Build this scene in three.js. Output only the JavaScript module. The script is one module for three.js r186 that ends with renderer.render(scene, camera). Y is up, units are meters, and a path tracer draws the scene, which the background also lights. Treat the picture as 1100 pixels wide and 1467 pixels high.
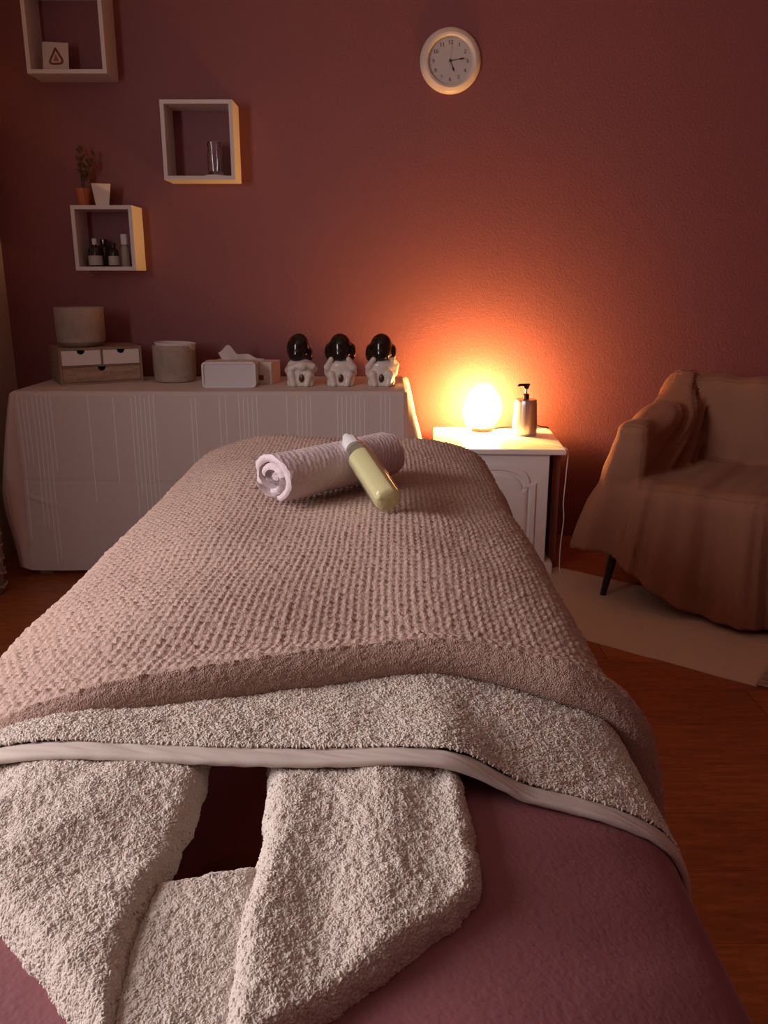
import * as THREE from 'three';
import { RectAreaLightUniformsLib } from 'three/addons/lights/RectAreaLightUniformsLib.js';
import { RoundedBoxGeometry } from 'three/addons/geometries/RoundedBoxGeometry.js';
import { mergeGeometries, mergeVertices, toCreasedNormals } from 'three/addons/utils/BufferGeometryUtils.js';
import { MeshSurfaceSampler } from 'three/addons/math/MeshSurfaceSampler.js';
import { FontLoader } from 'three/addons/loaders/FontLoader.js';
import { TextGeometry } from 'three/addons/geometries/TextGeometry.js';

// ------------------------------------------------------------------ camera, light, exposure
RectAreaLightUniformsLib.init();
const scene = new THREE.Scene();
const F = 1200, PITCH = 15.5 * Math.PI / 180, EYE = 1.15;      // focal length in px of the 1100x1467 frame
const camera = new THREE.PerspectiveCamera(2 * Math.atan(733.5 / F) * 180 / Math.PI, 1100 / 1467, 0.03, 50);
camera.position.set(0, EYE, 0);
camera.rotation.set(-PITCH, 0, 0);
scene.add(camera);
const renderer = new THREE.WebGLRenderer({ antialias: true });
renderer.toneMapping = THREE.LinearToneMapping;
renderer.toneMappingExposure = 1.0;
renderer.shadowMap.enabled = true;
scene.background = new THREE.Color().setRGB(0.30, 0.34, 0.46);      // dusk sky beyond the window
const WIN = { z0: -1.10, z1: 0.15, y0: 0.95, y1: 2.1 };               // window in the left wall, beside the camera
const ROOM = { x0: -1.63, x1: 2.5, zb: -3.74, zf: 1.6, top: 2.55 };
const daylight = new THREE.RectAreaLight(new THREE.Color().setRGB(1.0, 0.91, 0.94), 12.0, WIN.z1 - WIN.z0 - 0.1, WIN.y1 - WIN.y0 - 0.1);
daylight.position.set(ROOM.x0 + 0.02, (WIN.y0 + WIN.y1) / 2, (WIN.z0 + WIN.z1) / 2);
daylight.lookAt(5, daylight.position.y, daylight.position.z);
scene.add(daylight);
const LAMP_LIGHT = { color: [1.0, 0.47, 0.12], power: 3.5 };

// ------------------------------------------------------------------ helpers
const cp = Math.cos(PITCH), sp = Math.sin(PITCH);
// pixel -> point on the horizontal plane at height h ; pixel -> point at distance D in front of the camera
function onPlane(x, y, h) { const u = (x - 550) / F, v = (733.5 - y) / F, Y = v * cp - sp, Z = v * sp + cp, t = (h - EYE) / Y; return [u * t, h, -Z * t]; }
function atD(x, y, D) { const u = (x - 550) / F, v = (733.5 - y) / F, Y = v * cp - sp, Z = v * sp + cp, t = D / Z; return [u * t, EYE + Y * t, -D]; }
let seed = 1234567;
const rnd = () => { seed = (seed * 1664525 + 1013904223) >>> 0; return seed / 4294967296; };
function hash3(i, j, k) { let h = (i * 374761393 + j * 668265263 + k * 2147483647) | 0; h = Math.imul(h ^ (h >>> 13), 1274126177); h ^= h >>> 16; return (h >>> 0) / 4294967296; }
function noise(x, y, z = 0) {
  const i = Math.floor(x), j = Math.floor(y), k = Math.floor(z), fx = x - i, fy = y - j, fz = z - k;
  const a = fx * fx * (3 - 2 * fx), b = fy * fy * (3 - 2 * fy), c = fz * fz * (3 - 2 * fz);
  const L = (p, q, t) => p + (q - p) * t;
  const f = (dz) => L(L(hash3(i, j, k + dz), hash3(i + 1, j, k + dz), a), L(hash3(i, j + 1, k + dz), hash3(i + 1, j + 1, k + dz), a), b);
  return (c === 0 ? f(0) : L(f(0), f(1), c)) * 2 - 1;
}
const fbm = (x, y, z = 0) => noise(x, y, z) * 0.6 + noise(x * 2.1 + 7, y * 2.1 + 3, z * 2.1 + 1) * 0.3 + noise(x * 4.3 + 1, y * 4.3 + 9, z * 4.3) * 0.15;
const clamp = (x, a = 0, b = 1) => Math.min(b, Math.max(a, x));
const smooth = (a, b, x) => { const t = clamp((x - a) / (b - a)); return t * t * (3 - 2 * t); };
function lerpTab(tab, x) {            // tab [[x, y], ...] ascending, eased between its points
  if (x <= tab[0][0]) return tab[0][1];
  for (let i = 1; i < tab.length; i++) if (x <= tab[i][0]) { const [a, p] = tab[i - 1], [b, q] = tab[i]; return p + (q - p) * (x - a) / (b - a); }
  return tab[tab.length - 1][1];
}
function curveTab(pts, n = 200) {     // smooth curve through points, sampled by arc length: s -> point
  const c = new THREE.CatmullRomCurve3(pts.map(p => new THREE.Vector3(p[0], p[1], p[2] || 0)), false, 'centripetal');
  c.arcLengthDivisions = n;
  return c;
}
function grid(nu, nv, fn) {           // fn(u, v) -> [x, y, z, (uvx, uvy)]
  const pos = new Float32Array((nu + 1) * (nv + 1) * 3), uv = new Float32Array((nu + 1) * (nv + 1) * 2), idx = [];
  for (let j = 0; j <= nv; j++) for (let i = 0; i <= nu; i++) {
    const k = j * (nu + 1) + i, p = fn(i / nu, j / nv);
    pos[3 * k] = p[0]; pos[3 * k + 1] = p[1]; pos[3 * k + 2] = p[2];
    uv[2 * k] = p.length > 3 ? p[3] : i / nu; uv[2 * k + 1] = p.length > 3 ? p[4] : j / nv;
  }
  for (let j = 0; j < nv; j++) for (let i = 0; i < nu; i++) { const a = j * (nu + 1) + i, b = a + 1, c = a + nu + 1, d = c + 1; idx.push(a, b, d, a, d, c); }
  const g = new THREE.BufferGeometry();
  g.setAttribute('position', new THREE.BufferAttribute(pos, 3)); g.setAttribute('uv', new THREE.BufferAttribute(uv, 2)); g.setIndex(idx);
  g.computeVertexNormals();
  return g;
}
function displace(g, fn) {            // move each vertex along its normal by fn(x, y, z, index)
  const p = g.attributes.position, n = g.attributes.normal;
  for (let i = 0; i < p.count; i++) { const d = fn(p.getX(i), p.getY(i), p.getZ(i), i); p.setXYZ(i, p.getX(i) + n.getX(i) * d, p.getY(i) + n.getY(i) * d, p.getZ(i) + n.getZ(i) * d); }
  g.computeVertexNormals();
  return g;
}
function planarUV(g, s = 1) {         // uv in metres by the face's main direction
  g.computeVertexNormals();
  const p = g.attributes.position, n = g.attributes.normal, uv = new Float32Array(p.count * 2);
  for (let i = 0; i < p.count; i++) {
    const ax = Math.abs(n.getX(i)), ay = Math.abs(n.getY(i)), az = Math.abs(n.getZ(i));
    const [a, b] = ay >= ax && ay >= az ? [p.getX(i), p.getZ(i)] : ax >= az ? [p.getZ(i), p.getY(i)] : [p.getX(i), p.getY(i)];
    uv[2 * i] = a * s; uv[2 * i + 1] = b * s;
  }
  g.setAttribute('uv', new THREE.BufferAttribute(uv, 2));
  return g;
}
function nets(sdf, mn, mx, cell) {    // naive surface nets
  const n = [0, 1, 2].map(a => Math.ceil((mx[a] - mn[a]) / cell) + 1), [nx, ny, nz] = n;
  const val = new Float32Array(nx * ny * nz), id = new Int32Array(nx * ny * nz).fill(-1), at = (i, j, k) => (k * ny + j) * nx + i;
  for (let k = 0; k < nz; k++) for (let j = 0; j < ny; j++) for (let i = 0; i < nx; i++) val[at(i, j, k)] = sdf(mn[0] + i * cell, mn[1] + j * cell, mn[2] + k * cell);
  const pos = [], idx = [];
  const E = [[0, 1], [2, 3], [4, 5], [6, 7], [0, 2], [1, 3], [4, 6], [5, 7], [0, 4], [1, 5], [2, 6], [3, 7]];
  for (let k = 0; k < nz - 1; k++) for (let j = 0; j < ny - 1; j++) for (let i = 0; i < nx - 1; i++) {
    const c = []; let m = 0;
    for (let q = 0; q < 8; q++) { c.push(val[at(i + (q & 1), j + ((q >> 1) & 1), k + (q >> 2))]); if (c[q] < 0) m |= 1 << q; }
    if (m === 0 || m === 255) continue;
    let x = 0, y = 0, z = 0, w = 0;
    for (const [a, b] of E) if ((c[a] < 0) !== (c[b] < 0)) {
      const t = c[a] / (c[a] - c[b]);
      x += (a & 1) + t * ((b & 1) - (a & 1)); y += ((a >> 1) & 1) + t * (((b >> 1) & 1) - ((a >> 1) & 1)); z += (a >> 2) + t * ((b >> 2) - (a >> 2)); w++;
    }
    id[at(i, j, k)] = pos.length / 3;
    pos.push(mn[0] + (i + x / w) * cell, mn[1] + (j + y / w) * cell, mn[2] + (k + z / w) * cell);
  }
  const quad = (a, b, c, d, f) => { if (a < 0 || b < 0 || c < 0 || d < 0) return; if (f) idx.push(a, b, c, a, c, d); else idx.push(a, c, b, a, d, c); };
  for (let k = 1; k < nz - 1; k++) for (let j = 1; j < ny - 1; j++) for (let i = 1; i < nx - 1; i++) {
    const v = val[at(i, j, k)] < 0;
    if (v !== (val[at(i + 1, j, k)] < 0)) quad(id[at(i, j - 1, k - 1)], id[at(i, j, k - 1)], id[at(i, j, k)], id[at(i, j - 1, k)], v);
    if (v !== (val[at(i, j + 1, k)] < 0)) quad(id[at(i - 1, j, k - 1)], id[at(i - 1, j, k)], id[at(i, j, k)], id[at(i, j, k - 1)], v);
    if (v !== (val[at(i, j, k + 1)] < 0)) quad(id[at(i - 1, j - 1, k)], id[at(i, j - 1, k)], id[at(i, j, k)], id[at(i - 1, j, k)], v);
  }
  const g = new THREE.BufferGeometry();
  g.setAttribute('position', new THREE.Float32BufferAttribute(pos, 3)); g.setIndex(idx);
  planarUV(g);
  return g;
}
const smin = (a, b, k) => { const h = clamp(0.5 + 0.5 * (b - a) / k); return b + (a - b) * h - k * h * (1 - h); };
const sdBox = (x, y, z, cx, cy, cz, hx, hy, hz, r) => { const a = Math.abs(x - cx) - hx + r, b = Math.abs(y - cy) - hy + r, c = Math.abs(z - cz) - hz + r; return Math.hypot(Math.max(a, 0), Math.max(b, 0), Math.max(c, 0)) + Math.min(Math.max(a, b, c), 0) - r; };
const sdEll = (x, y, z, cx, cy, cz, rx, ry, rz) => { const a = (x - cx) / rx, b = (y - cy) / ry, c = (z - cz) / rz, k = Math.hypot(a, b, c); return (k - 1) * Math.min(rx, ry, rz); };
const sdCap = (x, y, z, a, b, ra, rb) => { const d = [b[0] - a[0], b[1] - a[1], b[2] - a[2]], p = [x - a[0], y - a[1], z - a[2]], t = clamp((p[0] * d[0] + p[1] * d[1] + p[2] * d[2]) / (d[0] ** 2 + d[1] ** 2 + d[2] ** 2)); return Math.hypot(p[0] - d[0] * t, p[1] - d[1] * t, p[2] - d[2] * t) - (ra + (rb - ra) * t); };

function noiseTex(n, fn, srgb) {      // n x n tile; fn(x, y) -> grey 0..1 or [r, g, b]
  const d = new Uint8Array(n * n * 4);
  for (let j = 0; j < n; j++) for (let i = 0; i < n; i++) { const v = fn(i, j, n), k = 4 * (j * n + i); for (let c = 0; c < 3; c++) d[k + c] = clamp(Array.isArray(v) ? v[c] : v) * 255; d[k + 3] = 255; }
  const t = new THREE.DataTexture(d, n, n); t.wrapS = t.wrapT = THREE.RepeatWrapping; t.magFilter = THREE.LinearFilter; t.minFilter = THREE.LinearMipmapLinearFilter; t.generateMipmaps = true;
  if (srgb) t.colorSpace = THREE.SRGBColorSpace;
  t.needsUpdate = true;
  return t;
}
function tileNoise(i, j, n, f, s = 0) { // periodic value noise, f cells per tile
  const x = i / n * f, y = j / n * f, a = Math.floor(x), b = Math.floor(y), fx = x - a, fy = y - b, u = fx * fx * (3 - 2 * fx), v = fy * fy * (3 - 2 * fy), m = q => ((q % f) + f) % f;
  const h = (p, q) => hash3(m(p), m(q), s);
  return (h(a, b) * (1 - u) + h(a + 1, b) * u) * (1 - v) + (h(a, b + 1) * (1 - u) + h(a + 1, b + 1) * u) * v;
}
const rep = (t, s) => { const c = t.clone(); c.repeat.set(s, s); c.needsUpdate = true; return c; };
const T = {
  plaster: noiseTex(512, (i, j, n) => 0.5 * tileNoise(i, j, n, 64, 1) + 0.3 * tileNoise(i, j, n, 128, 2) + 0.2 * tileNoise(i, j, n, 24, 3)),
  plush: noiseTex(512, (i, j, n) => 0.45 * tileNoise(i, j, n, 90, 4) + 0.35 * tileNoise(i, j, n, 180, 5) + 0.2 * tileNoise(i, j, n, 30, 6)),
  weave: noiseTex(256, (i, j, n) => 0.5 + 0.25 * Math.sin(i / n * 2 * Math.PI * 64) * Math.cos(j / n * 2 * Math.PI * 64) + 0.25 * (tileNoise(i, j, n, 128, 7) - 0.5)),
  mottle: noiseTex(512, (i, j, n) => { const v = 0.80 + 0.2 * (0.5 * tileNoise(i, j, n, 8, 8) + 0.3 * tileNoise(i, j, n, 32, 9) + 0.2 * tileNoise(i, j, n, 120, 10)); return [v, v, v]; }, true),
  wood: noiseTex(512, (i, j, n) => { const g = tileNoise(i * 0.12, j, n, 96, 11) * 0.5 + tileNoise(i * 0.3, j, n, 180, 12) * 0.3 + tileNoise(i, j, n, 6, 13) * 0.2, v = 0.66 + 0.34 * g; return [v, v * 0.985, v * 0.96]; }, true),
};
function mat(rgb, rough = 0.8, extra = {}) { const { physical, ...e } = extra; const m = new (physical ? THREE.MeshPhysicalMaterial : THREE.MeshStandardMaterial)({ roughness: rough, side: THREE.DoubleSide, ...e }); m.color.setRGB(...rgb); return m; }
const M = {
  wall: mat([0.245, 0.080, 0.086], 0.62, { bumpMap: rep(T.plaster, 3.4), bumpScale: 0.0010 }),
  cream: mat([0.58, 0.47, 0.40], 0.8, { bumpMap: rep(T.plaster, 2.2), bumpScale: 0.001 }),
  ceiling: mat([0.42, 0.36, 0.33], 0.9),
  white: mat([0.84, 0.80, 0.77], 0.42),
  whiteMatte: mat([0.72, 0.68, 0.66], 0.7),
  floorBase: mat([0.10, 0.03, 0.012], 0.7),
  planks: [[0.50, 0.155, 0.050], [0.47, 0.144, 0.046], [0.53, 0.168, 0.055]].map(c => mat(c, 0.38, { map: rep(T.wood, 1.2) })),
  sheet: mat([0.235, 0.078, 0.086], 0.7, { physical: true, sheen: 0.6, sheenRoughness: 0.4, sheenColor: new THREE.Color().setRGB(0.75, 0.6, 0.75), bumpMap: rep(T.plush, 3), bumpScale: 0.0005 }),
  terry: mat([0.62, 0.54, 0.465], 0.95),
  hem: mat([0.55, 0.47, 0.41], 0.85, { bumpMap: rep(T.weave, 12), bumpScale: 0.0003 }),
  blanket: mat([0.47, 0.325, 0.26], 0.92, { bumpMap: rep(T.plush, 6), bumpScale: 0.0012, physical: true, sheen: 0.35, sheenRoughness: 0.6, sheenColor: new THREE.Color().setRGB(0.8, 0.7, 0.68) }),
  blanketBack: mat([0.47, 0.325, 0.26], 0.95),
  lilac: mat([0.70, 0.58, 0.58], 0.95, { bumpMap: rep(T.plush, 6), bumpScale: 0.001 }),
  throwCloth: mat([0.31, 0.138, 0.080], 0.9, { physical: true, sheen: 0.5, sheenRoughness: 0.5, sheenColor: new THREE.Color().setRGB(0.6, 0.4, 0.28), bumpMap: rep(T.plush, 6), bumpScale: 0.001 }),
  chair: mat([0.22, 0.13, 0.09], 0.9),
  rug: mat([0.66, 0.52, 0.41], 0.95, { bumpMap: rep(T.weave, 5), bumpScale: 0.001 }),
  cloth: mat([0.68, 0.59, 0.55], 0.85, { physical: true, transmission: 0.12, thickness: 0, bumpMap: rep(T.weave, 8), bumpScale: 0.0002 }),
  clothStripe: mat([0.84, 0.80, 0.78], 0.8),
  black: mat([0.012, 0.010, 0.010], 0.35),
  glossBlack: mat([0.016, 0.010, 0.009], 0.12),
  ceramic: mat([0.76, 0.70, 0.63], 0.18),
  belly: mat([0.07, 0.022, 0.010], 0.3),
  kraft: mat([0.40, 0.27, 0.18], 0.85, { map: T.mottle }),
  pine: mat([0.56, 0.38, 0.27], 0.7, { map: T.wood }),
  paper: mat([0.76, 0.70, 0.66], 0.8),
  stone: mat([0.48, 0.38, 0.31], 0.8, { map: T.mottle }),
  steel: mat([0.62, 0.57, 0.54], 0.32, { metalness: 0.9 }),
  darkwood: mat([0.20, 0.06, 0.03], 0.6),
  wicker: mat([0.34, 0.24, 0.18], 0.8),
  orange: mat([0.52, 0.13, 0.05], 0.3),
  leaf: mat([0.10, 0.055, 0.02], 0.8),
  glass: mat([0.95, 0.95, 0.95], 0.02, { physical: true, transmission: 1, thickness: 0.02, ior: 1.5 }),
  pane: mat([1, 1, 1], 0.02, { physical: true, transmission: 1, thickness: 0 }),
  amber: mat([0.030, 0.018, 0.014], 0.15),
};
// ---- object helpers
const used = {};
function numbered(n) { used[n] = (used[n] ?? -1) + 1; return used[n] ? `${n}_${String(used[n]).padStart(3, '0')}` : n; }
const shadow = o => { o.castShadow = o.receiveShadow = true; return o; };
function thing(name, label, category, [x, y, z] = [0, 0, 0], turn = 0, group) { const o = new THREE.Group(); o.name = numbered(name); o.position.set(x, y, z); o.rotation.y = turn; o.userData = { label, category }; if (group) o.userData.group = group; scene.add(o); return o; }
function part(name, g, m, parent, label) { const o = shadow(new THREE.Mesh(g, m)); o.name = name; if (label) o.userData.label = label; parent.add(o); return o; }
function single(name, label, category, g, m, group) { const o = part(numbered(name), g, m, scene); o.userData = { label, category }; if (group) o.userData.group = group; return o; }
function struct(name, g, m) { const o = part(name, g, m, scene); o.userData = { kind: 'structure' }; return o; }
const box = (w, h, d, x = 0, y = 0, z = 0) => planarUV(new THREE.BoxGeometry(w, h, d).translate(x, y, z));
const rbox = (w, h, d, r, x = 0, y = 0, z = 0, s = 3) => new RoundedBoxGeometry(w, h, d, s, r).translate(x, y, z);
const lathe = (pts, n = 48) => toCreasedNormals(new THREE.LatheGeometry(pts.map(p => new THREE.Vector2(p[0], p[1])), n), 0.65);
const tube = (pts, r, n = 60, m = 8) => new THREE.TubeGeometry(new THREE.CatmullRomCurve3(pts.map(p => new THREE.Vector3(...p))), n, r, m);

// ------------------------------------------------------------------ the room
{
  const { x0, x1, zb, zf, top } = ROOM, w = x1 - x0, d = zf - zb, cx = (x0 + x1) / 2, cz = (zb + zf) / 2, t = 0.12;
  struct('wall_back', box(w + 2 * t, top, t, cx, top / 2, zb - t / 2), M.wall);
  struct('wall_front', box(w + 2 * t, top, t, cx, top / 2, zf + t / 2), M.wall);
  struct('wall_right', box(t, top, d, x1 + t / 2, top / 2, cz), M.wall);
  struct('ceiling', box(w + 2 * t, t, d + 2 * t, cx, top + t / 2, cz), M.ceiling);
  const fl = struct('floor', box(w + 2 * t, 0.1, d + 2 * t, cx, -0.062, cz), M.floorBase);
  const pl = planarUV(new THREE.BoxGeometry(1.286, 0.012, 0.1912)), pieces = [];
  let row = 0;
  for (let z = zb + 0.096; z < zf; z += 0.192, row++) {
    for (let x = x0 - ((row * 0.47) % 1.288); x < x1; x += 1.288) {
      const a = Math.max(x, x0), b = Math.min(x + 1.286, x1); if (b - a < 0.02) continue;
      const o = part('plank', pl, M.planks[Math.floor(hash3(row, Math.round(x * 7), 3) * 3)], fl);
      o.scale.x = (b - a) / 1.286; o.position.set((a + b) / 2, -0.006, z); pieces.push(o);
    }
  }
  pieces.forEach((o, i) => { if (i) o.name = `plank_${String(i).padStart(3, '0')}`; });
  // left wall with the window opening
  const wx = x0 - t / 2, wz = (WIN.z0 + WIN.z1) / 2, ww = WIN.z1 - WIN.z0, wh = WIN.y1 - WIN.y0, wy = (WIN.y0 + WIN.y1) / 2, fx = x0 - 0.085;
  struct('wall_left', mergeGeometries([box(t, top, WIN.z0 - zb, wx, top / 2, (zb + WIN.z0) / 2), box(t, top, zf - WIN.z1, wx, top / 2, (zf + WIN.z1) / 2), box(t, WIN.y0, ww, wx, WIN.y0 / 2, wz), box(t, top - WIN.y1, ww, wx, (top + WIN.y1) / 2, wz)]), M.cream);
  const win = new THREE.Group(); win.name = 'window_1'; win.userData = { kind: 'structure' }; scene.add(win);
  part('window_frame', mergeGeometries([box(0.05, 0.05, ww, fx, WIN.y0 + 0.025, wz), box(0.05, 0.05, ww, fx, WIN.y1 - 0.025, wz), box(0.05, wh - 0.1, 0.05, fx, wy, WIN.z0 + 0.025), box(0.05, wh - 0.1, 0.05, fx, wy, WIN.z1 - 0.025), box(0.05, wh - 0.1, 0.04, fx, wy, wz)]), M.white, win);
  part('pane', box(0.006, wh - 0.1, ww / 2 - 0.07, fx, wy, wz - ww / 4 + 0.015), M.pane, win);
  part('pane', box(0.006, wh - 0.1, ww / 2 - 0.07, fx, wy, wz + ww / 4 - 0.015), M.pane, win);
}

// ------------------------------------------------------------------ massage table and its linen
const XC = -0.107, TOP = 0.75, D0 = 0.12, D1 = 2.10;
// cross-section of the made-up table: half-width s -> drop below the top
const PROF = curveTab([[0, 0], [0.08, 0], [0.15, -0.0005], [0.20, -0.006], [0.25, -0.017], [0.30, -0.032], [0.333, -0.049], [0.350, -0.073], [0.357, -0.11], [0.360, -0.17], [0.363, -0.27], [0.367, -0.40]]);
const PLEN = PROF.getLength();
const dropTab = []; for (let i = 0; i <= 400; i++) { const p = PROF.getPointAt(i / 400); dropTab.push([p.x, -p.y]); }
const dropAt = x => lerpTab(dropTab, Math.abs(x - XC));
function across(a) { const s = Math.sign(a), p = PROF.getPointAt(clamp(Math.abs(a) / PLEN)); return [XC + s * p.x, -p.y]; }        // arc coordinate -> x, drop
function along(b, end = D1, r = 0.05) {                                                                                       // length coordinate -> distance, drop
  const s = b - (end - r); if (s <= 0) return [b, 0];
  const q = r * Math.PI / 2; if (s < q) return [end - r + r * Math.sin(s / r), r - r * Math.cos(s / r)];
  return [end, r + s - q];
}
function bedPoint(a, b, end, r) { const [x, dx] = across(a), [D, dz] = along(b, end, r); return [x, TOP - Math.cbrt(dx ** 3 + dz ** 3), -D]; }
const HOLE = { x: -0.118, D: 0.555, rx: 0.068, rz: 0.098 };
{
  const t = thing('massage_table', 'padded massage table with a face hole standing in the middle of room', 'massage table', [0, 0, 0]);
  const s = new THREE.Shape(); const hx = 0.315, r = 0.06, za = D0 + 0.02, zb = D1 - 0.03;
  s.moveTo(XC - hx + r, za); s.lineTo(XC + hx - r, za); s.quadraticCurveTo(XC + hx, za, XC + hx, za + r); s.lineTo(XC + hx, zb - r); s.quadraticCurveTo(XC + hx, zb, XC + hx - r, zb); s.lineTo(XC - hx + r, zb); s.quadraticCurveTo(XC - hx, zb, XC - hx, zb - r); s.lineTo(XC - hx, za + r); s.quadraticCurveTo(XC - hx, za, XC - hx + r, za);
  const h = new THREE.Path(); h.absellipse(HOLE.x, HOLE.D, HOLE.rx + 0.012, HOLE.rz + 0.012, 0, Math.PI * 2, true); s.holes.push(h);
  part('padding', new THREE.ExtrudeGeometry(s, { depth: 0.05, bevelEnabled: false, curveSegments: 24 }).rotateX(-Math.PI / 2).translate(0, 0.62, 0), M.darkwood, t);
  part('frame', mergeGeometries([box(0.56, 0.06, 0.03, XC, 0.585, -D0 - 0.09), box(0.56, 0.06, 0.03, XC, 0.585, -D1 + 0.09), box(0.03, 0.06, 1.80, XC - 0.265, 0.585, -(D0 + D1) / 2), box(0.03, 0.06, 1.80, XC + 0.265, 0.585, -(D0 + D1) / 2)]), M.pine, t);
  for (const dx of [-0.24, 0.24]) for (const D of [D0 + 0.25, D1 - 0.25]) part('leg', box(0.045, 0.56, 0.045, XC + dx, 0.28, -D), M.pine, t);
}
{ // mauve sheet, with the face hole tucked in
  const t = thing('table_sheet', 'plum coloured fitted sheet stretched over the massage table', 'sheet');
  const na = 150, nb = 130, R = Math.min;
  const surf = grid(na, nb, (u, v) => {
    const a = (u * 2 - 1) * PLEN, b = D0 - 0.0 + v * (1.25 - D0);
    let [x, y, z] = bedPoint(a, b);
    const near = smooth(D0 + 0.06, D0, b); y -= near * near * 0.05;
    y += 0.0016 * fbm(x * 9, z * 7) + 0.0030 * smooth(0.08, 0.2, x) * noise(x * 7 + 3, z * 26 + 6 * x) * (1 - smooth(0.27, 0.3, x));
    if (Math.abs(x - XC) > 0.33) x += Math.sign(x - XC) * 0.012 * noise(z * 5, y * 3) * smooth(TOP - 0.08, TOP - 0.3, y);
    return [x, y, z, x, z];
  });
  // pull the grid to the rim of the hole and drop the faces inside it
  const p = surf.attributes.position, idx = surf.index.array, inside = i => Math.hypot((p.getX(i) - HOLE.x) / HOLE.rx, (-p.getZ(i) - HOLE.D) / HOLE.rz) < 0.999;
  const keep = [];
  for (let i = 0; i < idx.length; i += 3) { const q = [idx[i], idx[i + 1], idx[i + 2]].filter(inside).length; if (q < 3) keep.push(idx[i], idx[i + 1], idx[i + 2]); }
  for (let i = 0; i < p.count; i++) if (inside(i)) { const a = Math.atan2((-p.getZ(i) - HOLE.D) / HOLE.rz, (p.getX(i) - HOLE.x) / HOLE.rx); p.setXYZ(i, HOLE.x + Math.cos(a) * HOLE.rx, TOP - 0.001, -(HOLE.D + Math.sin(a) * HOLE.rz)); }
  surf.setIndex(keep); surf.computeVertexNormals();
  part('cover', surf, M.sheet, t);
  part('face_hole_lining', grid(64, 16, (u, v) => { const a = u * Math.PI * 2, k = v < 0.3 ? 1 - 0.06 * (1 - Math.cos(v / 0.3 * Math.PI / 2)) : 0.94, y = TOP - (v < 0.3 ? 0.006 * Math.sin(v / 0.3 * Math.PI / 2) : 0.006 + (v - 0.3) * 0.13); const w = 1 + 0.02 * noise(Math.cos(a) * 3, Math.sin(a) * 3, v * 2); return [HOLE.x + Math.cos(a) * HOLE.rx * k * w, y, -(HOLE.D + Math.sin(a) * HOLE.rz * k * w), a * 0.08, v * 0.1]; }), M.sheet, t);
}
// pile of terry cloth: small irregular loops
const terry = (x, z, k = 1) => k * (0.0010 * (noise(x * 230, z * 200) * 0.8 + noise(x * 430 + 5, z * 400, 2) * 0.5) + 0.0008 * noise(x * 75 + 3, z * 60, 5) + 0.0022 * noise(x * 22, z * 14, 9));
const loopGeo = new THREE.TorusGeometry(0.0014, 0.00105, 5, 5, Math.PI);
function pile(g, parent, count, m, flip = 1, size = 1, name = 'terry_loops') {      // loops of the terry standing on a surface
  const sm = new MeshSurfaceSampler(new THREE.Mesh(g)); if (sm.setRandomGenerator) sm.setRandomGenerator(rnd); else sm.randomFunction = rnd; sm.build();
  const im = new THREE.InstancedMesh(loopGeo, m, count), P = new THREE.Vector3(), N = new THREE.Vector3(), q = new THREE.Quaternion(), q2 = new THREE.Quaternion(), up = new THREE.Vector3(0, 1, 0), mx = new THREE.Matrix4(), sc = new THREE.Vector3(), e = new THREE.Euler();
  for (let i = 0; i < count; i++) {
    sm.sample(P, N); N.multiplyScalar(flip); q.setFromUnitVectors(up, N); e.set((rnd() - 0.5) * 1.7, rnd() * Math.PI * 2, (rnd() - 0.5) * 1.7); q.multiply(q2.setFromEuler(e));
    const k = size * (0.75 + rnd() * 0.6); sc.set(k * (0.9 + 0.5 * rnd()), k * (0.8 + 0.5 * rnd()), k); P.addScaledVector(N, -0.0006 * size); im.setMatrixAt(i, mx.compose(P, q, sc));
  }
  im.name = name; im.userData = { kind: 'stuff' }; shadow(im); parent.add(im); return im;
}
// loft slab between two edge curves given in pixels on the bed: rounded free edges, lying on height base(x, z)
function slab(left, right, thick, round, baseFn, nu, nv, { startRound = false, k = 1, h = TOP + 0.012, lump = () => 0 } = {}) {
  const L = curveTab(left.map(p => onPlane(p[0], p[1], h))), Rr = curveTab(right.map(p => onPlane(p[0], p[1], h)));
  const g = grid(nu, nv, (u, v) => {
    const a = L.getPoint(v), b = Rr.getPoint(v), w = a.distanceTo(b), len = L.getLength();
    const ue = 0.5 - 0.5 * Math.cos(Math.PI * u), uu = ue * 0.35 + u * 0.65;
    const x = a.x + (b.x - a.x) * uu, z = a.z + (b.z - a.z) * uu;
    let e = Math.min(uu, 1 - uu) * w; if (startRound) e = Math.min(e, v * len);
    const q = clamp(e / round), prof = Math.sqrt(Math.max(0, 1 - (1 - q) * (1 - q)));
    const sag = 0.94 + 0.06 * Math.sin(u * Math.PI);
    return [x + 0.0015 * noise(z * 90, u > 0.5 ? 4 : 8) * (1 - q), baseFn(x, z) + thick * prof * sag + lump(x, z) * prof, z, x, z];
  });
  return displace(g, (x, y, z) => -terry(x + y * 0.9, z + y * 0.6, k));
}
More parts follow.
